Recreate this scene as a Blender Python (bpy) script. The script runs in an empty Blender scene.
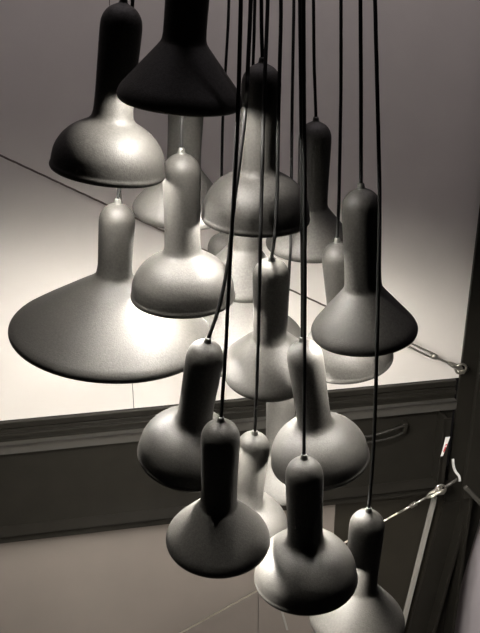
import bpy, bmesh, math, random
from mathutils import Vector, Matrix
random.seed(4)
S = bpy.context.scene
COL = S.collection

GLOW = 880
WORLD = .006
EXPO = 0.0
WALL_FILL = 25
BULB_Z = .051
BULB_R = .024
RUB = (.0305, .0292, .0265)
CONE = [(0, 0.1005), (0.003, 0.1035), (0.008, 0.105), (0.014, 0.1045), (0.0225, 0.1005), (0.033, 0.0925), (0.053, 0.0755), (0.074, 0.0576), (0.088, 0.0458), (0.094, 0.041), (0.0985, 0.038), (0.105, 0.0362), (0.117, 0.0354), (0.15, 0.0352), (0.2, 0.036), (0.24, 0.0367), (0.262, 0.0365), (0.274, 0.034), (0.284, 0.0285), (0.291, 0.0212), (0.2955, 0.013), (0.298, 0.0085), (0.302, 0.0062), (0.307, 0.0048)]
DOME = [(0, 0.1015), (0.002, 0.1045), (0.006, 0.1062), (0.01, 0.1058), (0.014, 0.1045), (0.024, 0.1035), (0.038, 0.101), (0.052, 0.0952), (0.065, 0.0865), (0.077, 0.0745), (0.086, 0.0615), (0.092, 0.05), (0.097, 0.0425), (0.104, 0.0378), (0.117, 0.0357), (0.15, 0.0352), (0.2, 0.036), (0.24, 0.0367), (0.262, 0.0365), (0.274, 0.034), (0.284, 0.0285), (0.291, 0.0212), (0.2955, 0.013), (0.298, 0.0085), (0.302, 0.0062), (0.307, 0.0048)]
WIDE = [(0, 0.2085), (0.003, 0.214), (0.008, 0.2165), (0.014, 0.216), (0.021, 0.211), (0.03, 0.2), (0.06, 0.157), (0.09, 0.112), (0.112, 0.079), (0.124, 0.06), (0.133, 0.0475), (0.142, 0.0395), (0.153, 0.0368), (0.168, 0.0355), (0.2, 0.036), (0.24, 0.0367), (0.262, 0.0365), (0.274, 0.034), (0.284, 0.0285), (0.291, 0.0212), (0.2955, 0.013), (0.298, 0.0085), (0.302, 0.0062), (0.307, 0.0048)]
# lamp key, shade kind, rim centre, lean, fore tilt
LAMPS = [
 ('A', 'd', [-0.2445, 1.5659, 3.1625], 0.1526, 0.0417),
 ('B', 'c', [-0.1013, 1.4734, 3.3082], 0.1042, 0.002),
 ('C', 'd', [0.0303, 1.6188, 3.0526], 0.0335, -0.0003),
 ('D', 'c', [0.166, 1.9345, 2.8802], 0.0051, -0.0319),
 ('E', 'c', [0.2464, 1.5512, 2.8397], -0.0792, -0.0012),
 ('F', 'd', [0.2482, 1.7812, 2.6564], -0.1292, -0.0419),
 ('G', 'c', [-0.1252, 1.7826, 3.0131], 0.0724, -0.0384),
 ('H', 'd', [-0.1154, 1.6182, 2.8872], 0.0159, -0.0005),
 ('I', 'w', [-0.2771, 1.6858, 2.7697], 0.1047, -0.0052),
 ('J', 'c', [0.0009, 1.8968, 2.7966], 0.0694, -0.0),
 ('K', 'c', [0.0641, 1.6862, 2.6853], -0.0065, -0.2761),
 ('L', 'd', [-0.109, 1.5228, 2.5678], 0.1637, -0.1637),
 ('M', 'd', [0.1726, 1.5616, 2.531], -0.1649, -0.0508),
 ('N', 'c', [-0.0444, 1.4006, 2.446], 0.0303, -0.0744),
 ('O', 'd', [0.0072, 1.6322, 2.2785], 0.0832, -0.1138),
 ('P', 'd', [0.1352, 1.3925, 2.3556], -0.044, -0.0134),
 ('Q', 'c', [0.2569, 1.4559, 2.1795], 0.0276, -0.0002),
 ('R', 'c', [0.0995, 1.8803, 2.2447], 0.0136, -0.0),
 ('V', 'w', [-0.0481, 2.0815, 2.5627], 0.0087, 0.0002),
]
CORDS = {
 'A': [[-0.1926, 1.5942, 3.5555], [-0.1927, 1.5928, 3.5525], [-0.1928, 1.5915, 3.5494], [-0.193, 1.5903, 3.5464], [-0.1931, 1.5892, 3.5433], [-0.1932, 1.5881, 3.5403], [-0.1934, 1.5871, 3.5372], [-0.1935, 1.5862, 3.5342], [-0.1937, 1.5854, 3.5311], [-0.1939, 1.5846, 3.528], [-0.1941, 1.5839, 3.525], [-0.1942, 1.5833, 3.5219], [-0.1944, 1.5827, 3.5188], [-0.1946, 1.5822, 3.5157], [-0.1949, 1.5818, 3.5126], [-0.1951, 1.5813, 3.5095], [-0.1953, 1.581, 3.5064], [-0.1955, 1.5806, 3.5033], [-0.1958, 1.5803, 3.5002], [-0.196, 1.5801, 3.497], [-0.1963, 1.5799, 3.4939], [-0.1965, 1.5796, 3.4907], [-0.1968, 1.5795, 3.4876], [-0.197, 1.5793, 3.4844], [-0.1973, 1.5791, 3.4813], [-0.1975, 1.579, 3.4781], [-0.1978, 1.5789, 3.4749], [-0.198, 1.5788, 3.4717], [-0.1983, 1.5786, 3.4685], [-0.1987, 1.5785, 3.4638]],
 'B': [[-0.0655, 1.4984, 3.7495], [-0.0658, 1.4962, 3.7448], [-0.0661, 1.4942, 3.7401], [-0.0664, 1.4923, 3.7355], [-0.0668, 1.4906, 3.7308], [-0.0671, 1.489, 3.7262], [-0.0674, 1.4875, 3.7215], [-0.0678, 1.4861, 3.7169], [-0.0681, 1.4848, 3.7123], [-0.0685, 1.4836, 3.7077], [-0.0689, 1.4826, 3.703], [-0.0692, 1.4816, 3.6984], [-0.0696, 1.4807, 3.6938], [-0.07, 1.4799, 3.6892], [-0.0704, 1.4792, 3.6845], [-0.0708, 1.4786, 3.6799], [-0.0711, 1.478, 3.6753], [-0.0715, 1.4775, 3.6706], [-0.0719, 1.477, 3.666], [-0.0723, 1.4766, 3.6613], [-0.0728, 1.4763, 3.6566], [-0.0732, 1.476, 3.6519], [-0.0736, 1.4757, 3.6472], [-0.074, 1.4754, 3.6425], [-0.0744, 1.4752, 3.6378], [-0.0748, 1.4749, 3.6331], [-0.0752, 1.4747, 3.6283], [-0.0753, 1.4745, 3.6236], [-0.0743, 1.4743, 3.6188], [-0.0698, 1.474, 3.6116]],
 'C': [[0.0366, 1.6519, 3.5539], [0.0366, 1.649, 3.5475], [0.0367, 1.6463, 3.5411], [0.0367, 1.6437, 3.5347], [0.0368, 1.6414, 3.5283], [0.0369, 1.6391, 3.5219], [0.0369, 1.6371, 3.5154], [0.037, 1.6352, 3.509], [0.037, 1.6335, 3.5025], [0.0371, 1.6319, 3.496], [0.0372, 1.6305, 3.4895], [0.0373, 1.6291, 3.483], [0.0373, 1.6279, 3.4764], [0.0374, 1.6269, 3.4698], [0.0375, 1.6259, 3.4632], [0.0376, 1.625, 3.4566], [0.0377, 1.6243, 3.4499], [0.0378, 1.6236, 3.4433], [0.0379, 1.6229, 3.4365], [0.038, 1.6224, 3.4298], [0.0381, 1.6219, 3.423], [0.0382, 1.6214, 3.4162], [0.0384, 1.621, 3.4094], [0.0386, 1.6207, 3.4026], [0.0388, 1.6203, 3.3957], [0.0391, 1.62, 3.3888], [0.0394, 1.6197, 3.3819], [0.0397, 1.6194, 3.3749], [0.04, 1.6191, 3.368], [0.0405, 1.6187, 3.3575]],
 'D': [[0.1529, 1.9849, 3.5446], [0.153, 1.9796, 3.5331], [0.1532, 1.9747, 3.5216], [0.1533, 1.9702, 3.5101], [0.1535, 1.9659, 3.4986], [0.1537, 1.9619, 3.487], [0.154, 1.9583, 3.4754], [0.1542, 1.9549, 3.4638], [0.1545, 1.9518, 3.4521], [0.1548, 1.949, 3.4403], [0.1552, 1.9464, 3.4285], [0.1555, 1.9441, 3.4167], [0.1559, 1.942, 3.4048], [0.1563, 1.9401, 3.3928], [0.1567, 1.9383, 3.3808], [0.1571, 1.9368, 3.3687], [0.1575, 1.9354, 3.3565], [0.158, 1.9341, 3.3442], [0.1585, 1.933, 3.3319], [0.159, 1.932, 3.3195], [0.1596, 1.9311, 3.3071], [0.1603, 1.9303, 3.2945], [0.1611, 1.9295, 3.2819], [0.162, 1.9288, 3.2692], [0.1628, 1.9281, 3.2565], [0.1637, 1.9275, 3.2437], [0.1645, 1.9269, 3.2308], [0.1654, 1.9263, 3.2178], [0.1663, 1.9257, 3.2048], [0.1676, 1.9248, 3.1851]],
 'E': [[0.205, 1.6186, 3.5548], [0.2051, 1.6128, 3.542], [0.2052, 1.6073, 3.5291], [0.2055, 1.6022, 3.5162], [0.2057, 1.5974, 3.5033], [0.206, 1.593, 3.4903], [0.2064, 1.589, 3.4772], [0.2068, 1.5852, 3.4641], [0.2072, 1.5818, 3.451], [0.2077, 1.5787, 3.4377], [0.2082, 1.5758, 3.4244], [0.2087, 1.5732, 3.411], [0.2093, 1.5709, 3.3975], [0.21, 1.5688, 3.3839], [0.2106, 1.5669, 3.3702], [0.2113, 1.5651, 3.3564], [0.212, 1.5636, 3.3425], [0.2128, 1.5622, 3.3285], [0.2135, 1.5609, 3.3144], [0.2142, 1.5598, 3.3001], [0.2149, 1.5587, 3.2858], [0.2157, 1.5578, 3.2713], [0.2164, 1.5569, 3.2567], [0.2172, 1.556, 3.242], [0.218, 1.5552, 3.2272], [0.2187, 1.5544, 3.2122], [0.2195, 1.5537, 3.1972], [0.2203, 1.5529, 3.1821], [0.2211, 1.5521, 3.1668], [0.2223, 1.5509, 3.1437]],
 'F': [[0.1987, 1.8644, 3.548], [0.1987, 1.8562, 3.5299], [0.1988, 1.8485, 3.5117], [0.199, 1.8413, 3.4935], [0.1992, 1.8347, 3.4753], [0.1994, 1.8285, 3.457], [0.1997, 1.8228, 3.4386], [0.2001, 1.8176, 3.4201], [0.2005, 1.8128, 3.4015], [0.2009, 1.8084, 3.3827], [0.2014, 1.8045, 3.3638], [0.202, 1.8009, 3.3448], [0.2026, 1.7976, 3.3256], [0.2032, 1.7946, 3.3062], [0.2038, 1.792, 3.2866], [0.2044, 1.7895, 3.2669], [0.2049, 1.7874, 3.247], [0.2053, 1.7854, 3.2269], [0.2057, 1.7836, 3.2066], [0.2062, 1.782, 3.1861], [0.2067, 1.7805, 3.1654], [0.2072, 1.7791, 3.1444], [0.2077, 1.7778, 3.1233], [0.2082, 1.7765, 3.102], [0.2087, 1.7753, 3.0805], [0.2091, 1.7741, 3.0588], [0.2094, 1.7729, 3.0369], [0.2094, 1.7717, 3.0148], [0.2094, 1.7705, 2.9925], [0.2093, 1.7685, 2.9587]],
 'G': [[-0.0993, 1.8102, 3.5495], [-0.0994, 1.8068, 3.5419], [-0.0995, 1.8036, 3.5344], [-0.0996, 1.8006, 3.5268], [-0.0998, 1.7978, 3.5193], [-0.0999, 1.7952, 3.5117], [-0.1, 1.7928, 3.5041], [-0.1002, 1.7905, 3.4965], [-0.1004, 1.7885, 3.4889], [-0.1005, 1.7866, 3.4812], [-0.1007, 1.7849, 3.4735], [-0.1009, 1.7834, 3.4658], [-0.1011, 1.782, 3.458], [-0.1013, 1.7807, 3.4503], [-0.1016, 1.7796, 3.4424], [-0.1018, 1.7785, 3.4346], [-0.102, 1.7776, 3.4267], [-0.1023, 1.7768, 3.4188], [-0.1025, 1.7761, 3.4109], [-0.1028, 1.7754, 3.4029], [-0.103, 1.7748, 3.3949], [-0.1033, 1.7743, 3.3868], [-0.1035, 1.7738, 3.3788], [-0.1036, 1.7734, 3.3707], [-0.1037, 1.773, 3.3625], [-0.1036, 1.7726, 3.3543], [-0.1035, 1.7722, 3.3461], [-0.1034, 1.7719, 3.3379], [-0.1034, 1.7715, 3.3296], [-0.1032, 1.771, 3.3171]],
 'H': [[-0.103, 1.6833, 3.553], [-0.103, 1.6781, 3.5415], [-0.1031, 1.6732, 3.5301], [-0.1031, 1.6686, 3.5185], [-0.1032, 1.6644, 3.507], [-0.1033, 1.6605, 3.4954], [-0.1034, 1.6568, 3.4838], [-0.1035, 1.6535, 3.4722], [-0.1036, 1.6504, 3.4605], [-0.1038, 1.6476, 3.4487], [-0.104, 1.645, 3.4369], [-0.1042, 1.6427, 3.425], [-0.1044, 1.6406, 3.413], [-0.1046, 1.6387, 3.4009], [-0.1049, 1.637, 3.3888], [-0.1051, 1.6354, 3.3766], [-0.1054, 1.634, 3.3643], [-0.1056, 1.6328, 3.352], [-0.1059, 1.6317, 3.3395], [-0.1062, 1.6307, 3.327], [-0.1066, 1.6297, 3.3144], [-0.107, 1.6289, 3.3016], [-0.1074, 1.6281, 3.2889], [-0.1078, 1.6274, 3.276], [-0.1082, 1.6267, 3.263], [-0.1086, 1.626, 3.2499], [-0.109, 1.6254, 3.2368], [-0.1095, 1.6247, 3.2236], [-0.1099, 1.6241, 3.2103], [-0.1105, 1.6231, 3.1902]],
 'I': [[-0.1916, 1.7632, 3.5508], [-0.1928, 1.7564, 3.5359], [-0.1941, 1.7501, 3.521], [-0.1954, 1.7442, 3.5061], [-0.1967, 1.7388, 3.4911], [-0.1981, 1.7337, 3.4761], [-0.1995, 1.729, 3.461], [-0.201, 1.7248, 3.4458], [-0.2024, 1.7209, 3.4306], [-0.2038, 1.7173, 3.4152], [-0.2052, 1.7141, 3.3998], [-0.2066, 1.7111, 3.3842], [-0.208, 1.7084, 3.3686], [-0.2095, 1.706, 3.3528], [-0.211, 1.7039, 3.3369], [-0.2126, 1.7019, 3.3208], [-0.2142, 1.7001, 3.3047], [-0.2158, 1.6985, 3.2883], [-0.2175, 1.697, 3.2719], [-0.2192, 1.6957, 3.2553], [-0.2211, 1.6944, 3.2386], [-0.2232, 1.6933, 3.2217], [-0.2256, 1.6922, 3.2048], [-0.2281, 1.6911, 3.1876], [-0.2307, 1.6901, 3.1704], [-0.2333, 1.689, 3.153], [-0.2359, 1.688, 3.1354], [-0.2386, 1.687, 3.1178], [-0.2413, 1.6859, 3.1], [-0.2454, 1.6842, 3.073]],
 'J': [[0.0333, 1.9703, 3.545], [0.033, 1.964, 3.531], [0.0327, 1.958, 3.517], [0.0324, 1.9524, 3.5029], [0.0321, 1.9473, 3.4888], [0.0318, 1.9425, 3.4747], [0.0315, 1.938, 3.4605], [0.0313, 1.9339, 3.4463], [0.031, 1.9302, 3.432], [0.0307, 1.9268, 3.4176], [0.0305, 1.9237, 3.4032], [0.0302, 1.9208, 3.3886], [0.03, 1.9182, 3.374], [0.0296, 1.9159, 3.3593], [0.0293, 1.9138, 3.3444], [0.0288, 1.912, 3.3295], [0.0283, 1.9103, 3.3145], [0.0278, 1.9087, 3.2993], [0.0273, 1.9074, 3.2841], [0.0267, 1.9061, 3.2687], [0.0262, 1.905, 3.2533], [0.0257, 1.9039, 3.2377], [0.0252, 1.903, 3.222], [0.0247, 1.9021, 3.2062], [0.0242, 1.9013, 3.1903], [0.0237, 1.9004, 3.1743], [0.0234, 1.8996, 3.1581], [0.023, 1.8988, 3.1419], [0.0226, 1.898, 3.1256], [0.022, 1.8968, 3.1009]],
 'K': [[0.0723, 1.672, 3.5533], [0.0723, 1.6641, 3.5361], [0.0724, 1.6563, 3.5189], [0.0724, 1.6487, 3.5016], [0.0724, 1.6413, 3.4844], [0.0724, 1.6341, 3.4671], [0.0724, 1.627, 3.4498], [0.0724, 1.6201, 3.4324], [0.0722, 1.6133, 3.415], [0.0718, 1.6065, 3.3976], [0.0713, 1.5999, 3.3801], [0.0709, 1.5933, 3.3626], [0.0704, 1.5867, 3.345], [0.07, 1.5801, 3.3274], [0.0695, 1.5744, 3.3096], [0.0692, 1.5689, 3.2917], [0.0688, 1.5634, 3.2738], [0.0686, 1.5578, 3.2558], [0.0683, 1.5522, 3.2377], [0.0681, 1.5466, 3.2196], [0.0679, 1.541, 3.2014], [0.0677, 1.5353, 3.1832], [0.0675, 1.5296, 3.1649], [0.0672, 1.5238, 3.1466], [0.0668, 1.5181, 3.1282], [0.0661, 1.5123, 3.1097], [0.0653, 1.5064, 3.0912], [0.0641, 1.5026, 3.0719], [0.0624, 1.505, 3.0503], [0.0622, 1.606, 2.9796]],
 'L': [[0.018, 1.5493, 3.5568], [0.018, 1.54, 3.5367], [0.018, 1.5309, 3.5166], [0.0179, 1.5219, 3.4965], [0.0177, 1.5132, 3.4764], [0.0172, 1.5045, 3.4563], [0.0164, 1.4961, 3.4361], [0.0154, 1.4877, 3.4159], [0.0144, 1.4794, 3.3956], [0.0134, 1.4711, 3.3753], [0.0124, 1.4629, 3.355], [0.0113, 1.4548, 3.3346], [0.0104, 1.5147, 3.3008], [0.0085, 1.5131, 3.2779], [0.006, 1.5113, 3.2548], [0.0031, 1.5095, 3.2314], [0.0001, 1.5075, 3.2078], [-0.0029, 1.5055, 3.184], [-0.006, 1.5034, 3.1599], [-0.0089, 1.5013, 3.1356], [-0.0116, 1.4991, 3.111], [-0.0141, 1.4968, 3.0862], [-0.0166, 1.4945, 3.0612], [-0.0194, 1.492, 3.0358], [-0.0229, 1.4896, 3.0102], [-0.0272, 1.487, 2.9844], [-0.0322, 1.4844, 2.9583], [-0.0385, 1.4816, 2.932], [-0.0464, 1.4788, 2.9053], [-0.0606, 1.4744, 2.865]],
 'M': [[0.104, 1.656, 3.5538], [0.1042, 1.6463, 3.5324], [0.1044, 1.6371, 3.511], [0.1047, 1.6284, 3.4895], [0.105, 1.6203, 3.4679], [0.1054, 1.6127, 3.4463], [0.1058, 1.6055, 3.4245], [0.1062, 1.5988, 3.4026], [0.1067, 1.5925, 3.3805], [0.1072, 1.5866, 3.3583], [0.1077, 1.5811, 3.3359], [0.1083, 1.5759, 3.3133], [0.1089, 1.571, 3.2905], [0.1095, 1.5663, 3.2674], [0.1101, 1.5618, 3.2442], [0.1107, 1.5575, 3.2207], [0.1113, 1.5534, 3.197], [0.1119, 1.5493, 3.1731], [0.1126, 1.5453, 3.149], [0.1133, 1.5413, 3.1246], [0.1139, 1.5373, 3.1001], [0.1146, 1.5332, 3.0753], [0.1156, 1.533, 3.0489], [0.1168, 1.5354, 3.0212], [0.118, 1.5376, 2.9931], [0.1191, 1.5396, 2.9646], [0.1203, 1.5414, 2.9357], [0.1213, 1.543, 2.9065], [0.1221, 1.5445, 2.8768], [0.1233, 1.5463, 2.8316]],
 'N': [[0.0016, 1.4984, 3.5582], [0.0016, 1.4877, 3.5349], [0.0016, 1.4775, 3.5117], [0.0014, 1.4676, 3.4883], [0.0012, 1.4582, 3.465], [0.0007, 1.449, 3.4415], [0.0001, 1.4402, 3.4179], [-0.0006, 1.4315, 3.3943], [-0.0013, 1.4231, 3.3705], [-0.0019, 1.4147, 3.3466], [-0.0027, 1.4064, 3.3226], [-0.0037, 1.4022, 3.2977], [-0.0049, 1.4018, 3.2716], [-0.0063, 1.4013, 3.2451], [-0.0077, 1.4007, 3.2183], [-0.0093, 1.3999, 3.191], [-0.0108, 1.3991, 3.1634], [-0.0124, 1.3981, 3.1354], [-0.0139, 1.3971, 3.107], [-0.0156, 1.396, 3.0782], [-0.0173, 1.3948, 3.0489], [-0.0189, 1.3935, 3.0193], [-0.0205, 1.3921, 2.9892], [-0.022, 1.3906, 2.9587], [-0.0235, 1.3891, 2.9277], [-0.0252, 1.3874, 2.8964], [-0.0272, 1.3856, 2.8646], [-0.0294, 1.3836, 2.8324], [-0.0316, 1.3815, 2.7997], [-0.0352, 1.378, 2.75]],
 'O': [[0.0512, 1.6726, 3.5533], [0.0507, 1.6602, 3.5266], [0.0502, 1.6479, 3.5], [0.0495, 1.6356, 3.4733], [0.0487, 1.6233, 3.4466], [0.0477, 1.6111, 3.4199], [0.0466, 1.599, 3.3932], [0.0454, 1.5868, 3.3665], [0.0442, 1.5747, 3.3398], [0.0431, 1.5648, 3.3126], [0.0422, 1.5571, 3.2849], [0.0414, 1.5493, 3.2571], [0.0408, 1.5414, 3.2291], [0.0402, 1.5335, 3.2009], [0.0396, 1.5255, 3.1725], [0.039, 1.5174, 3.144], [0.0384, 1.5092, 3.1153], [0.0379, 1.5009, 3.0865], [0.0374, 1.4976, 3.0557], [0.0373, 1.507, 3.0196], [0.0371, 1.5161, 2.9826], [0.0369, 1.5247, 2.9448], [0.0367, 1.533, 2.9062], [0.0365, 1.5408, 2.8668], [0.0361, 1.5483, 2.8265], [0.0356, 1.5554, 2.7854], [0.035, 1.5621, 2.7435], [0.0342, 1.5685, 2.7007], [0.0334, 1.5779, 2.655], [0.0323, 1.5979, 2.5805]],
 'P': [[0.1023, 1.5269, 3.5574], [0.1023, 1.5153, 3.5318], [0.1024, 1.5046, 3.5062], [0.1026, 1.4946, 3.4805], [0.1028, 1.4854, 3.4547], [0.1032, 1.4769, 3.4286], [0.1036, 1.4691, 3.4024], [0.1041, 1.462, 3.3758], [0.1046, 1.4555, 3.349], [0.1052, 1.4496, 3.3219], [0.1059, 1.4442, 3.2944], [0.1066, 1.4393, 3.2665], [0.1074, 1.4349, 3.2382], [0.1083, 1.431, 3.2094], [0.1092, 1.4274, 3.1802], [0.1101, 1.4241, 3.1505], [0.1111, 1.4211, 3.1203], [0.112, 1.4183, 3.0896], [0.1128, 1.4157, 3.0584], [0.1136, 1.4133, 3.0266], [0.1143, 1.4111, 2.9943], [0.1151, 1.4088, 2.9614], [0.1158, 1.4067, 2.928], [0.1166, 1.4045, 2.894], [0.1174, 1.4023, 2.8595], [0.1182, 1.4001, 2.8245], [0.119, 1.3977, 2.7889], [0.1198, 1.3953, 2.7528], [0.1206, 1.3926, 2.7162], [0.1218, 1.3884, 2.6603]],
 'Q': [[0.2275, 1.6091, 3.5551], [0.2281, 1.5955, 3.5254], [0.2289, 1.5828, 3.4956], [0.2298, 1.5708, 3.4658], [0.2309, 1.5595, 3.4358], [0.2321, 1.5489, 3.4056], [0.2336, 1.539, 3.3752], [0.2351, 1.5296, 3.3445], [0.2367, 1.5208, 3.3135], [0.2385, 1.5126, 3.2821], [0.2403, 1.5047, 3.2505], [0.2422, 1.4973, 3.2184], [0.2442, 1.4903, 3.1859], [0.2459, 1.4835, 3.153], [0.2473, 1.477, 3.1196], [0.2483, 1.4707, 3.0858], [0.2491, 1.4645, 3.0516], [0.2499, 1.4584, 3.0169], [0.2507, 1.4523, 2.9817], [0.2515, 1.4462, 2.9461], [0.2523, 1.4401, 2.91], [0.253, 1.4338, 2.8736], [0.2546, 1.433, 2.8337], [0.2571, 1.4374, 2.79], [0.2595, 1.4414, 2.7455], [0.2618, 1.4449, 2.7001], [0.2636, 1.4481, 2.6537], [0.2648, 1.4508, 2.6065], [0.2653, 1.4531, 2.5583], [0.2654, 1.4558, 2.4844]],
 'R': [[0.1151, 2.0197, 3.5436], [0.1151, 2.0065, 3.5148], [0.1151, 1.9939, 3.4859], [0.1152, 1.9819, 3.457], [0.1151, 1.9705, 3.4279], [0.1149, 1.9596, 3.3988], [0.1145, 1.9492, 3.3695], [0.1142, 1.9393, 3.34], [0.1138, 1.9298, 3.3104], [0.1135, 1.9208, 3.2805], [0.1133, 1.9121, 3.2505], [0.1131, 1.9038, 3.2202], [0.113, 1.8957, 3.1897], [0.113, 1.8879, 3.1589], [0.1131, 1.8803, 3.1278], [0.1133, 1.8729, 3.0965], [0.1134, 1.8656, 3.065], [0.1136, 1.8584, 3.0331], [0.1137, 1.8513, 3.001], [0.1137, 1.8441, 2.9686], [0.1133, 1.837, 2.936], [0.1125, 1.8298, 2.9032], [0.1134, 1.8591, 2.8554], [0.1163, 1.9239, 2.7909], [0.1147, 1.9176, 2.7546], [0.113, 1.9112, 2.7181], [0.111, 1.9045, 2.6812], [0.109, 1.8978, 2.644], [0.1069, 1.8909, 2.6065], [0.1036, 1.8803, 2.5497]],
 'V': [[-0.0231, 2.191, 3.5388], [-0.0236, 2.1816, 3.5182], [-0.024, 2.1728, 3.4975], [-0.0244, 2.1646, 3.4767], [-0.0249, 2.157, 3.4559], [-0.0253, 2.1499, 3.435], [-0.0258, 2.1434, 3.414], [-0.0264, 2.1375, 3.3928], [-0.0272, 2.132, 3.3716], [-0.0283, 2.127, 3.3502], [-0.0296, 2.1225, 3.3286], [-0.0311, 2.1183, 3.3069], [-0.0326, 2.1146, 3.285], [-0.0341, 2.1112, 3.2629], [-0.0357, 2.1081, 3.2407], [-0.0372, 2.1054, 3.2182], [-0.0387, 2.1029, 3.1955], [-0.0401, 2.1006, 3.1726], [-0.0412, 2.0986, 3.1495], [-0.0421, 2.0967, 3.1261], [-0.0429, 2.095, 3.1026], [-0.0436, 2.0934, 3.0788], [-0.0443, 2.092, 3.0548], [-0.0449, 2.0905, 3.0305], [-0.0453, 2.0892, 3.0061], [-0.0454, 2.0878, 2.9814], [-0.0455, 2.0865, 2.9565], [-0.0455, 2.0851, 2.9314], [-0.0455, 2.0837, 2.9061], [-0.0454, 2.0815, 2.8677]],
}
LABELS = {
 'A': 'bell lamp at the top left, its domed shade brightly lit beside the black cone lamp',
 'B': 'unlit black cone lamp cut off by the top edge, highest of the cluster',
 'C': 'upper central bell lamp with a dark stem, several cords hanging across its dome',
 'D': 'dark cone lamp behind the upper central bell lamp, black stem against the wall',
 'E': 'dark cone lamp at the right side of the cluster, hanging over a half-hidden bell lamp',
 'F': 'bell lamp half hidden under the right-hand dark cone lamp, only a bright rim slice showing',
 'G': 'cone lamp behind the brightly capped bell lamp, stem hidden under the black cone lamp',
 'H': 'pale brightly lit bell lamp hanging in front of the wide dish lamp',
 'I': 'large wide dish lamp at the left of the cluster, the whole broad shade visible',
 'J': 'bright cone lamp tucked below the upper central bell lamp, stem hidden, only its slope showing',
 'K': 'central cone lamp with bright cap and black stem, below the upper central bell lamp',
 'L': 'leaning bell lamp below the wide dish lamp, its cap overlapping the dish rim',
 'M': 'bell lamp right of centre in front of the beam, pale stem leaning to the left',
 'N': 'cone lamp at the lower left of the cluster, lowest on that side, complete shade visible',
 'O': 'bell lamp with a short dark-topped stem, squeezed between the two lowest front lamps',
 'P': 'lowest complete bell lamp, front and centre with a long black stem',
 'Q': 'cone lamp at the bottom right, its shade cut by the lower edge of the photo',
 'R': 'pale cone lamp just in front of the beam, stem showing under the central cone lamp',
 'V': 'wide dish lamp at the back, hidden behind the central lamps, only a grey slope showing',
}


# ---------------------------------------------------------------- materials
def mat(name, col, rough=.6, metal=0.0, noise=0.0, nscale=300, bump=0.0, bscale=600, spec=.5, mottle=0.0):
    m = bpy.data.materials.new(name); m.use_nodes = True
    N = m.node_tree.nodes; L = m.node_tree.links; b = N['Principled BSDF']
    b.inputs['Base Color'].default_value = (*col, 1)
    b.inputs['Roughness'].default_value = rough; b.inputs['Metallic'].default_value = metal
    b.inputs['Specular IOR Level'].default_value = spec
    tc = N.new('ShaderNodeTexCoord')
    if noise > 0:
        n = N.new('ShaderNodeTexNoise'); n.inputs['Scale'].default_value = nscale; n.inputs['Detail'].default_value = 3
        L.new(tc.outputs['Object'], n.inputs['Vector'])
        r = N.new('ShaderNodeMapRange'); r.inputs[1].default_value = .3; r.inputs[2].default_value = .7
        r.inputs[3].default_value = 1 - noise; r.inputs[4].default_value = 1 + noise
        L.new(n.outputs['Fac'], r.inputs[0])
        out = r.outputs[0]
        if mottle > 0:
            n2 = N.new('ShaderNodeTexNoise'); n2.inputs['Scale'].default_value = nscale / 12; n2.inputs['Detail'].default_value = 4
            L.new(tc.outputs['Object'], n2.inputs['Vector'])
            r2 = N.new('ShaderNodeMapRange'); r2.inputs[1].default_value = .3; r2.inputs[2].default_value = .7
            r2.inputs[3].default_value = 1 - mottle; r2.inputs[4].default_value = 1 + mottle
            L.new(n2.outputs['Fac'], r2.inputs[0])
            mm = N.new('ShaderNodeMath'); mm.operation = 'MULTIPLY'
            L.new(out, mm.inputs[0]); L.new(r2.outputs[0], mm.inputs[1]); out = mm.outputs[0]
        v = N.new('ShaderNodeVectorMath'); v.operation = 'SCALE'; v.inputs[0].default_value = col
        L.new(out, v.inputs['Scale']); L.new(v.outputs[0], b.inputs['Base Color'])
    if bump > 0:
        n = N.new('ShaderNodeTexNoise'); n.inputs['Scale'].default_value = bscale; n.inputs['Detail'].default_value = 2
        L.new(tc.outputs['Object'], n.inputs['Vector'])
        bp = N.new('ShaderNodeBump'); bp.inputs['Strength'].default_value = bump; bp.inputs['Distance'].default_value = .0006
        L.new(n.outputs['Fac'], bp.inputs['Height']); L.new(bp.outputs[0], b.inputs['Normal'])
    return m

M = {
 'rubber': mat('dark_rubber', RUB, .58, noise=.30, nscale=230, bump=.6, bscale=450, spec=.3, mottle=.06),
 'cord': mat('black_cable', (.009, .009, .009), .6, spec=.2),
 'grip': mat('cord_grip_grey', (.05, .05, .045), .5),
 'inner': mat('shade_inside', (.6, .6, .58), .5),
 'wall': mat('upper_wall_board', (.72, .685, .64), .85, noise=.02, nscale=6),
 'lower': mat('lower_wall_board', (.225, .195, .172), .75, noise=.04, nscale=5),
 'side': mat('pale_side_board', (.62, .57, .60), .8),
 'shadow_board': mat('shadow_board', (.022, .019, .013), .6, noise=.1, nscale=9),  # near-black colour stands in for shadow on the lower wall
 'steel': mat('dark_painted_steel', (.015, .0137, .011), .42, noise=.12, nscale=14, spec=.3),
 'steel_light': mat('grey_painted_steel', (.055, .052, .046), .4, noise=.10, nscale=20),
 'trim_white': mat('pale_trim', (.33, .32, .29), .45),
 'rope': mat('wire_rope_steel', (.60, .56, .46), .32, metal=.85, noise=.15, nscale=200),
 'rope_dark': mat('weathered_wire_rope', (.10, .08, .065), .5, metal=.3, noise=.15, nscale=200),
 'chrome': mat('galvanised_steel', (.55, .53, .47), .28, metal=.9),
 'tag_white': mat('label_white', (.80, .80, .78), .6),
 'tag_red': mat('label_red', (.65, .03, .03), .6),
 'floor': mat('floor_concrete', (.12, .11, .10), .7, noise=.1, nscale=3),
 'ceiling': mat('ceiling_paint', (.10, .095, .10), .9),
}
e = bpy.data.materials.new('lit_bulb'); e.use_nodes = True
b = e.node_tree.nodes['Principled BSDF']
b.inputs['Base Color'].default_value = (.8, .8, .78, 1); b.inputs['Roughness'].default_value = .5
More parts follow.
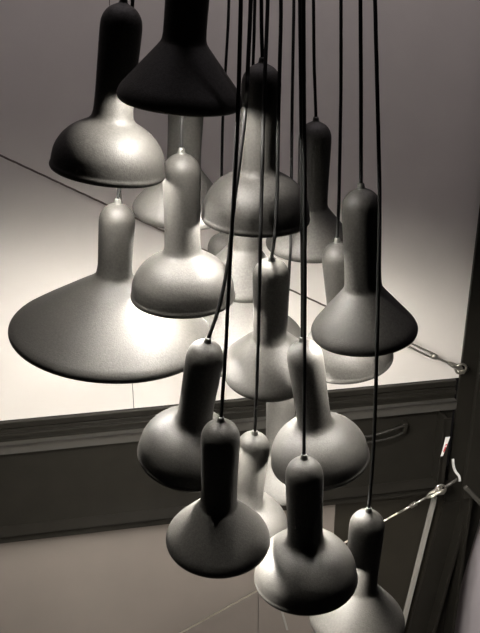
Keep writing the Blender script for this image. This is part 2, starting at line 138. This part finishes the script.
b.inputs['Emission Color'].default_value = (1.0, .945, .87, 1); b.inputs['Emission Strength'].default_value = GLOW
M['glow'] = e

# ---------------------------------------------------------------- helpers
def link(name, me, m, parent=None, mw=None):
    o = bpy.data.objects.new(name, me); COL.objects.link(o)
    if m: me.materials.append(m)
    if parent is not None: o.parent = parent
    if mw is not None: o.matrix_world = mw
    return o
def finish(bm, name, m, parent=None, smooth=False):
    bmesh.ops.recalc_face_normals(bm, faces=bm.faces)
    me = bpy.data.meshes.new(name); bm.to_mesh(me); bm.free()
    if smooth:
        for p in me.polygons: p.use_smooth = True
    return link(name, me, m, parent)
def tag(o, label, cat, group=None):
    o['label'] = label; o['category'] = cat
    if group: o['group'] = group
    return o
def struct(o): o['kind'] = 'structure'; return o

NSEG = 72
def lathe(name, prof, normals, m, parent):
    """prof: (z,r); normals: analytic (nr,nz) per ring so that split parts shade as one surface."""
    vs = []; fs = []; nn = []
    for (z, r), (nr, nz) in zip(prof, normals):
        for k in range(NSEG):
            t = 2 * math.pi * k / NSEG
            vs.append((r * math.cos(t), r * math.sin(t), z)); nn.append((nr * math.cos(t), nr * math.sin(t), nz))
    for i in range(len(prof) - 1):
        for k in range(NSEG):
            a = i * NSEG + k; c = i * NSEG + (k + 1) % NSEG
            fs.append((a, c, c + NSEG, a + NSEG))
    me = bpy.data.meshes.new(name); me.from_pydata(vs, [], fs); me.update()
    for p in me.polygons: p.use_smooth = True
    me.normals_split_custom_set_from_vertices(nn)
    return link(name, me, m, parent)
def dense(prof, n=4):
    """Catmull-Rom refinement of a profile"""
    P = [prof[0]] + list(prof) + [prof[-1]]; out = []
    for i in range(1, len(P) - 2):
        p0, p1, p2, p3 = [Vector(q) for q in P[i - 1:i + 3]]
        for k in range(n):
            t = k / n
            q = .5 * ((2 * p1) + (p2 - p0) * t + (2 * p0 - 5 * p1 + 4 * p2 - p3) * t * t + (3 * p1 - p0 - 3 * p2 + p3) * t ** 3)
            out.append((q.x, q.y))
    out.append(tuple(prof[-1])); return out
def prof_normals(p):
    out = []
    for i in range(len(p)):
        a = p[max(i - 1, 0)]; c = p[min(i + 1, len(p) - 1)]
        dz, dr = c[0] - a[0], c[1] - a[1]; l = math.hypot(dz, dr) or 1
        out.append((dz / l, -dr / l))
    return out
def tube_bm(bm, pts, r, seg=10, cap=True):
    pts = [Vector(p) for p in pts]; rings = []
    ref = Vector((.3, .9, .2)).normalized()
    for i, p in enumerate(pts):
        t = (pts[min(i + 1, len(pts) - 1)] - pts[max(i - 1, 0)]).normalized()
        u = t.cross(ref).normalized(); v = t.cross(u)
        rr = r[i] if isinstance(r, (list, tuple)) else r
        rings.append([bm.verts.new(p + rr * (math.cos(2 * math.pi * k / seg) * u + math.sin(2 * math.pi * k / seg) * v)) for k in range(seg)])
    for a, c in zip(rings, rings[1:]):
        for k in range(seg): bm.faces.new((a[k], a[(k + 1) % seg], c[(k + 1) % seg], c[k]))
    if cap: bm.faces.new(rings[0][::-1]); bm.faces.new(rings[-1])
def smooth_path(pts, n=5):
    P = [Vector(p) for p in pts]; P = [P[0] * 2 - P[1]] + P + [P[-1] * 2 - P[-2]]; out = []
    for i in range(1, len(P) - 2):
        p0, p1, p2, p3 = P[i - 1:i + 3]
        for k in range(n):
            t = k / n
            out.append(.5 * ((2 * p1) + (p2 - p0) * t + (2 * p0 - 5 * p1 + 4 * p2 - p3) * t * t + (3 * p1 - p0 - 3 * p2 + p3) * t ** 3))
    out.append(P[-2]); return out

# ---------------------------------------------------------------- lamps
CEIL = 5.2
NECK = {'d': .104, 'c': .105, 'w': .153}
def make_proto(kind):
    base = {'c': CONE, 'd': DOME, 'w': WIDE}[kind]
    p = dense([q for q in base if q[0] <= .2981]); nr = prof_normals(p)
    cut = min(range(len(p)), key=lambda i: abs(p[i][0] - NECK[kind]))
    root = bpy.data.objects.new('pendant_lamp', None); COL.objects.link(root); root.empty_display_size = .05
    lathe('stem', p[cut:], nr[cut:], M['rubber'], root)
    # shade: outer skin, rolled lip and inner skin in one mesh
    outer = p[:cut + 1]; on = nr[:cut + 1]
    inner = [(max(z - .003, .0), r - .0045) for z, r in outer if z > .006]
    lip = [(z, r) for z, r in [(outer[0][0] + .0002, outer[0][1] - .002)]]
    prof = inner[::-1] + lip + outer
    nin = prof_normals(inner); nn = [(-a, -c) for a, c in nin][::-1] + [(0, -1)] + on
    lathe('shade', prof, nn, M['rubber'], root)
    R = base[0][1]
    zt = .012
    bm = bmesh.new()                       # frosted bulb up inside the shade
    bp = [(BULB_Z - BULB_R, .0008)] + [(BULB_Z - BULB_R * math.cos(t), BULB_R * math.sin(t)) for t in [math.pi * k / 10 for k in range(1, 9)]] + [(BULB_Z + BULB_R + .006, .012)]
    rings = [[bm.verts.new((r_ * math.cos(2 * math.pi * k / 20), r_ * math.sin(2 * math.pi * k / 20), z_)) for k in range(20)] for z_, r_ in bp]
    for a, c in zip(rings, rings[1:]):
        for k in range(20): bm.faces.new((a[k], a[(k + 1) % 20], c[(k + 1) % 20], c[k]))
    bm.faces.new(rings[0][::-1]); bm.faces.new(rings[-1])
    d = finish(bm, 'bulb', M['glow'], root, True); d['label'] = 'lit white bulb under the shade'
    g = [(.2935, .0155), (.297, .0095), (.300, .0072), (.306, .0062), (.3085, .0045), (.309, .0008)]
    g = dense(g, 2)
    o = lathe('cord_grip', g, prof_normals(g), M['grip'], root); o['label'] = 'small nipple where the cord enters'
    return root
protos = {}
def copy_lamp(kind):
    if kind not in protos:
        protos[kind] = make_proto(kind); return protos[kind]
    src = protos[kind]; r = src.copy(); COL.objects.link(r)
    for ch in list(src.children):
        if ch.name.startswith('cord.') or ch.name == 'cord': continue
        c = ch.copy(); COL.objects.link(c); c.parent = r
    return r
GROUP = {'c': 'small cone-shaped pendant lamps of the cluster', 'd': 'bell-shaped pendant lamps of the cluster', 'w': 'wide dish-shaped pendant lamps of the cluster'}
for key, kind, loc, lx, fy in LAMPS:
    r = copy_lamp(kind)
    ax = Vector((math.sin(lx), math.sin(fy), 1)).normalized()
    q = Vector((0, 0, 1)).rotation_difference(ax)
    r.location = loc; r.rotation_mode = 'QUATERNION'; r.rotation_quaternion = q
    tag(r, LABELS[key], 'pendant lamp', GROUP[kind])
    mw = Matrix.Translation(Vector(loc)) @ q.to_matrix().to_4x4()
    inv = mw.inverted()
    pts = CORDS[key]
    top = Vector(pts[0]); nxt = Vector(pts[1])
    drift = (top - nxt) / max(top.z - nxt.z, .01)
    up1 = Vector((top.x + drift.x * .15, top.y + drift.y * .15, top.z + .25))
    path = [Vector((up1.x, up1.y, CEIL - .002)), Vector((up1.x, up1.y, 4.4))] + [up1] + [Vector(p) for p in pts]
    end = Vector(pts[-1])
    path = [inv @ p for p in smooth_path(path, 4)]
    bm = bmesh.new(); tube_bm(bm, path, .0036, 10)
    finish(bm, 'cord', M['cord'], r, True)

# ---------------------------------------------------------------- the steel framed wall behind
PSI = math.radians(10.5)
U = Vector((math.cos(PSI), math.sin(PSI), 0)); Nn = Vector((math.sin(PSI), -math.cos(PSI), 0)); W0 = Vector((0, 2.85, 0))
def W(u, z, off=0.0): return W0 + U * u + Nn * off + Vector((0, 0, z))     # off: towards the room
def wprism(bm, pts, o0, o1, bev=0.0):
    """polygon in wall coordinates (u,z) extruded between offsets"""
    a = [bm.verts.new(W(u, z, o0)) for u, z in pts]; c = [bm.verts.new(W(u, z, o1)) for u, z in pts]
    n = len(pts); fs = [bm.faces.new(a[::-1]), bm.faces.new(c)]
    for i in range(n): fs.append(bm.faces.new((a[i], a[(i + 1) % n], c[(i + 1) % n], c[i])))
    if bev > 0:
        es = list({ed for f in fs for ed in f.edges})
        bmesh.ops.bevel(bm, geom=es, offset=bev, segments=2, affect='EDGES', profile=.5)
def rect(u0, u1, z0, z1): return [(u0, z0), (u1, z0), (u1, z1), (u0, z1)]
def wbox(name, m, parent, boxes, bev=.0015):
    bm = bmesh.new()
    for u0, u1, z0, z1, o0, o1 in boxes: wprism(bm, rect(u0, u1, z0, z1), o0, o1, bev)
    return finish(bm, name, m, parent)
def empty(name, loc):
    o = bpy.data.objects.new(name, None); COL.objects.link(o); o.location = loc; o.empty_display_size = .05; return o
def wpart(name, m, root, boxes, bev=.0015):
    o = wbox(name, m, None, boxes, bev); o.parent = root; o.matrix_parent_inverse = Matrix.Translation(-root.location); return o
def keep(o, root): o.parent = root; o.matrix_parent_inverse = Matrix.Translation(-root.location); return o

UL, UR = -2.6, 1.9
# boards
s = wbox('wall_upper_left', M['wall'], None, [(UL, -.401, 1.93, CEIL, -.02, 0)], 0); struct(s)
s = wbox('wall_upper_right', M['wall'], None, [(-.3985, UR, 1.93, CEIL, -.02, 0)], 0); struct(s)
s = wbox('wall_lower_left', M['lower'], None, [(UL, .0785, 0, 1.50, -.02, 0), (.0815, .40, 0, 1.50, -.02, 0)], 0); struct(s)
s = wbox('wall_lower_middle', M['shadow_board'], None, [(.402, .95, 0, 1.50, -.02, 0)], 0); struct(s)  # shaded stretch of the lower wall, put in as a dark board
s = wbox('wall_lower_right', M['side'], None, [(.952, UR, 0, 1.50, -.02, 0)], 0); struct(s)
bm = bmesh.new(); 
for x0, x1, y0, y1, z0, z1 in [(-3.2, 2.4, -1.2, 3.4, -.05, 0)]:
    bmesh.ops.create_cube(bm, size=1, matrix=Matrix.Translation(((x0 + x1) / 2, (y0 + y1) / 2, (z0 + z1) / 2)) @ Matrix.Diagonal((x1 - x0, y1 - y0, z1 - z0, 1)))
struct(finish(bm, 'floor', M['floor']))
bm = bmesh.new()
bmesh.ops.create_cube(bm, size=1, matrix=Matrix.Translation((-.4, 1.1, CEIL + .025)) @ Matrix.Diagonal((5.6, 4.6, .05, 1)))
struct(finish(bm, 'ceiling', M['ceiling']))

# horizontal steel beam: web, two flanges, sill rails on top
beam = empty('steel_beam', W(0, 1.40))
tag(beam, 'wide dark steel beam running level under the pale wall boards', 'beam')
E1 = .862
wpart('web', M['steel'], beam, [(UL, E1, 1.44, 1.90, .001, .016)])
wpart('top_flange', M['steel_light'], beam, [(UL, E1, 1.838, 1.850, .016, .044), (UL, E1, 1.812, 1.850, .038, .044)])
wpart('bottom_flange', M['steel'], beam, [(UL, E1, 1.462, 1.474, .016, .085), (UL, E1, 1.448, 1.474, .079, .085)])
wpart('sill_rail', M['steel'], beam, [(UL, E1, 1.906, 1.9285, .001, .018), (UL, E1, 1.872, 1.886, .016, .028)])
wpart('stiffener_plate', M['steel'], beam, [(.80, .812, 1.488, 1.80, .016, .0855), (.795, .828, 1.488, 1.80, .0795, .0855)])

# pull bar on the beam
h = empty('pull_handle', W(.55, 1.72, .016))
tag(h, 'dark slotted metal bar fixed across the beam behind the bell lamps', 'handle')
def hb(name, m, pts, r):
    bm = bmesh.new(); tube_bm(bm, smooth_path([W(*p) for p in pts], 4), r, 10); return keep(finish(bm, name, m, None, True), h)
hb('upper_bar', M['steel'], [(.34, 1.715, .03), (.50, 1.728, .045), (.60, 1.752, .050), (.655, 1.763, .045)], .006)
o = hb('lower_bar', M['steel'], [(.34, 1.690, .03), (.50, 1.700, .045), (.60, 1.715, .050), (.650, 1.732, .045)], .0045); 
bm = bmesh.new(); wprism(bm, [(.643, 1.726), (.658, 1.730), (.664, 1.772), (.650, 1.770)], .016, .052, .002); keep(finish(bm, 'end_plate', M['steel']), h)

# column on the right
c = empty('steel_column', W(.95, 0))
tag(c, 'tall dark steel column at the right edge of the wall', 'column')
wpart('column_web', M['steel'], c, [(.93, .945, .0, CEIL, .0, .12)])
wpart('column_flange', M['steel'], c, [(.8635, 1.06, 1.36, CEIL, .028, .042), (.866, 1.06, 1.36, CEIL, .12, .134)][:1])
wpart('column_front_flange', M['steel'], c, [(.895, 1.08, 1.44, CEIL, .12, .134)])
bm = bmesh.new(); wprism(bm, [(.700, .20), (.895, .20), (1.045, 1.36), (.860, 1.36)], .030, .046, .0015)
keep(finish(bm, 'lower_plate', M['steel']), c)
bm = bmesh.new(); wprism(bm, [(.790, .20), (.805, .20), (.950, 1.36), (.935, 1.36)], .046, .10, .0015)
o = keep(finish(bm, 'lower_rib', M['steel']), c)

# slim pale upright
bm = bmesh.new(); wprism(bm, [(.675, .20), (.695, .20), (.833, 1.38), (.815, 1.38)], .012, .030, .002)
t = finish(bm, 'edge_trim', M['trim_white']); tag(t, 'slim pale metal strip leaning beside the foot of the dark column', 'trim strip')

bm = bmesh.new(); wprism(bm, [(.205, .74), (.214, .74), (.166, .94), (.157, .94)], .004, .012, .001)
t = finish(bm, 'wall_strip', M['trim_white']); tag(t, 'short thin pale strip on the wall below the lowest front bell lamp', 'trim strip')

# diagonal brace foot at the right
bm = bmesh.new()
wprism(bm, [(.885, 1.500), (.900, 1.512), (1.13, 1.24), (1.115, 1.23)], .136, .146, .002)
t = finish(bm, 'diagonal_brace', M['steel_light']); tag(t, 'short grey flat brace slanting down to the right over the column', 'brace')

# curved white strap
bm = bmesh.new()
P = [(0.875, 1.576), (0.88, 1.546), (0.892, 1.515), (0.911, 1.488), (0.918, 1.462)]
P = smooth_path([(u - .001, z, 0) for u, z in P], 4)
ws = [.005] * len(P)
L_ = []; R_ = []
for i, p in enumerate(P):
    tdir = (P[min(i + 1, len(P) - 1)] - P[max(i - 1, 0)]).normalized(); sd = Vector((-tdir.y, tdir.x, 0)) * ws[i]
    L_.append(p + sd); R_.append(p - sd)
pl = [(q.x, q.y) for q in L_] + [(q.x, q.y) for q in R_[::-1]]
wprism(bm, pl, .0425, .0455)
t = finish(bm, 'curved_strap', M['tag_white']); tag(t, 'short curved white strap on the dark column below the red and white label', 'strap')

# paper label with red print
lb = empty('paper_label', W(.825, 1.64, .086))
tag(lb, 'small tilted white label with red print at the right end of the beam', 'label')
def lq(name, m, pts, o0, o1):
    bm = bmesh.new(); wprism(bm, pts, o0, o1); return keep(finish(bm, name, m), lb)
LZ = 1.672
def lp(x, y): return (.812 + x * .022 + y * .012, LZ + y * .088)     # label's own slanted frame, x,y in -0.5..0.5
lq('label_sheet', M['tag_white'], [lp(-.32, -.5), lp(.10, -.5), lp(.5, .5), lp(-.38, .5)], .0860, .0872)
o = lq('label_print', M['tag_red'], [lp(-.15, -.30), lp(.15, -.26), lp(.24, -.02), lp(-.02, -.02)], .0873, .0878); o['label'] = 'red triangular print'
lq('label_print', M['tag_red'], [lp(-.02, .04), lp(.26, .06), lp(.28, .14), lp(.0, .12)], .0873, .0878)['label'] = 'red bar of print'

# tension cables
def cable(name, A, B, r, m, label, tbl, light, tail):
    """A: anchor end, B: far end, both world points"""
    root = empty(name, A); tag(root, label, 'cable')
    d = (B - A).normalized(); Ln = (B - A).length
    bm = bmesh.new()
    side = d.cross(Vector((0, -1, 0))).normalized(); oth = d.cross(side)
    n = int((Ln - tbl) / .02)
    for s_ in range(3):                                        # three twisted strands
        pts = []
        for i in range(n + 1):
            q = A + d * (tbl + (Ln - tbl) * i / n); a = i * .9 + s_ * 2.094
            pts.append(q + (side * math.cos(a) + oth * math.sin(a)) * r * .45)
        tube_bm(bm, pts, r * .62, 6)
    keep(finish(bm, 'wire_rope', m, None, True), root)
    bm = bmesh.new()                                           # turnbuckle: screw, two side bars, collars
    def seg(a, b_, r0, r1=None, off=Vector()):
        tube_bm(bm, [A + d * a + off, A + d * b_ + off], [r0, r1 or r0], 12)
    s1 = .055
    seg(s1, s1 + .075, .0042); seg(s1 + .065, s1 + .085, .010)
    for k in (1, -1): seg(s1 + .07, tbl - .035, .0035, None, side * .0085 * k)
    seg(tbl - .05, tbl - .03, .010); seg(tbl - .04, tbl + .03, .0055, .0045)
    keep(finish(bm, 'turnbuckle', light, None, True), root)
    bm = bmesh.new()                                           # fork and pin at the anchor
    for k in (1, -1):
        pts = [A + d * .062 + oth * .004 * k, A + d * .045 + side * 0 + oth * .011 * k, A + d * .0 + oth * .011 * k, A - d * .012 + oth * .011 * k]
        tube_bm(bm, pts, [.005, .006, .008, .004], 10)
    tube_bm(bm, [A - oth * .020, A + oth * .020], .006, 12)
    tube_bm(bm, [A - oth * .024, A - oth * .019], .010, 6); tube_bm(bm, [A + oth * .019, A + oth * .024], .010, 6)
    keep(finish(bm, 'clevis', light, None, False), root)
    bm = bmesh.new()                                           # ring
    ring = [A + (side * math.cos(t_ * math.pi / 10) + d * math.sin(t_ * math.pi / 10)) * .021 for t_ in range(21)]
    tube_bm(bm, ring, .0045, 8, False)
    keep(finish(bm, 'ring', light, None, True), root)
    bm = bmesh.new(); wall_pt = A - d * .02
    tube_bm(bm, [wall_pt, A + tail], .006, 8)
    keep(finish(bm, 'anchor_rod', M['steel_light'], None, True), root)
A1 = W(.845, 2.013, .075); B1 = A1 + (W(-.767, 2.913, .055) - A1) * 1.5
cable('tension_cable', A1, B1, .0034, M['rope_dark'], 'thin steel cable rising from the column up across the pale wall to the left', .33, M['chrome'], W(.885, 1.995, .054) - A1)
A2 = W(.796, 1.494, .125); B2 = A2 + (W(-.329, .865, .10) - A2) * 1.55
cable('tension_cable', A2, B2, .0036, M['rope'], 'bright twisted steel cable descending from the column towards the lower left', .16, M['chrome'], W(.868, 1.530, .118) - A2)

# ---------------------------------------------------------------- light and camera
w = bpy.data.worlds.new('World'); S.world = w; w.use_nodes = True
bg = w.node_tree.nodes['Background']; bg.inputs[0].default_value = (.9, .82, .85, 1); bg.inputs[1].default_value = WORLD
la = bpy.data.lights.new('added_wall_fill', 'AREA'); la.shape = 'RECTANGLE'; la.size = 2.6; la.size_y = .25; la.energy = WALL_FILL; la.color = (1, .89, .93)  # unseen fill light, added to lift the upper wall without lighting the lamp fronts
lo = bpy.data.objects.new('added_wall_fill', la); COL.objects.link(lo); lo.location = W(.2, CEIL - .06, .75); lo.rotation_euler = (math.radians(20), 0, PSI)
cam = bpy.data.cameras.new('Camera'); co = bpy.data.objects.new('Camera', cam); COL.objects.link(co)
co.location = (0, 0, 3.6); co.rotation_euler = (math.radians(65), 0, 0)
cam.sensor_fit = 'VERTICAL'; cam.sensor_height = 24; cam.lens = 870 * 24 / 633; cam.clip_start = .05
S.camera = co
vs_ = S.view_settings; vs_.view_transform = 'Standard'; vs_.look = 'None'; vs_.gamma = 1; vs_.use_curve_mapping = False
vs_.exposure = EXPO
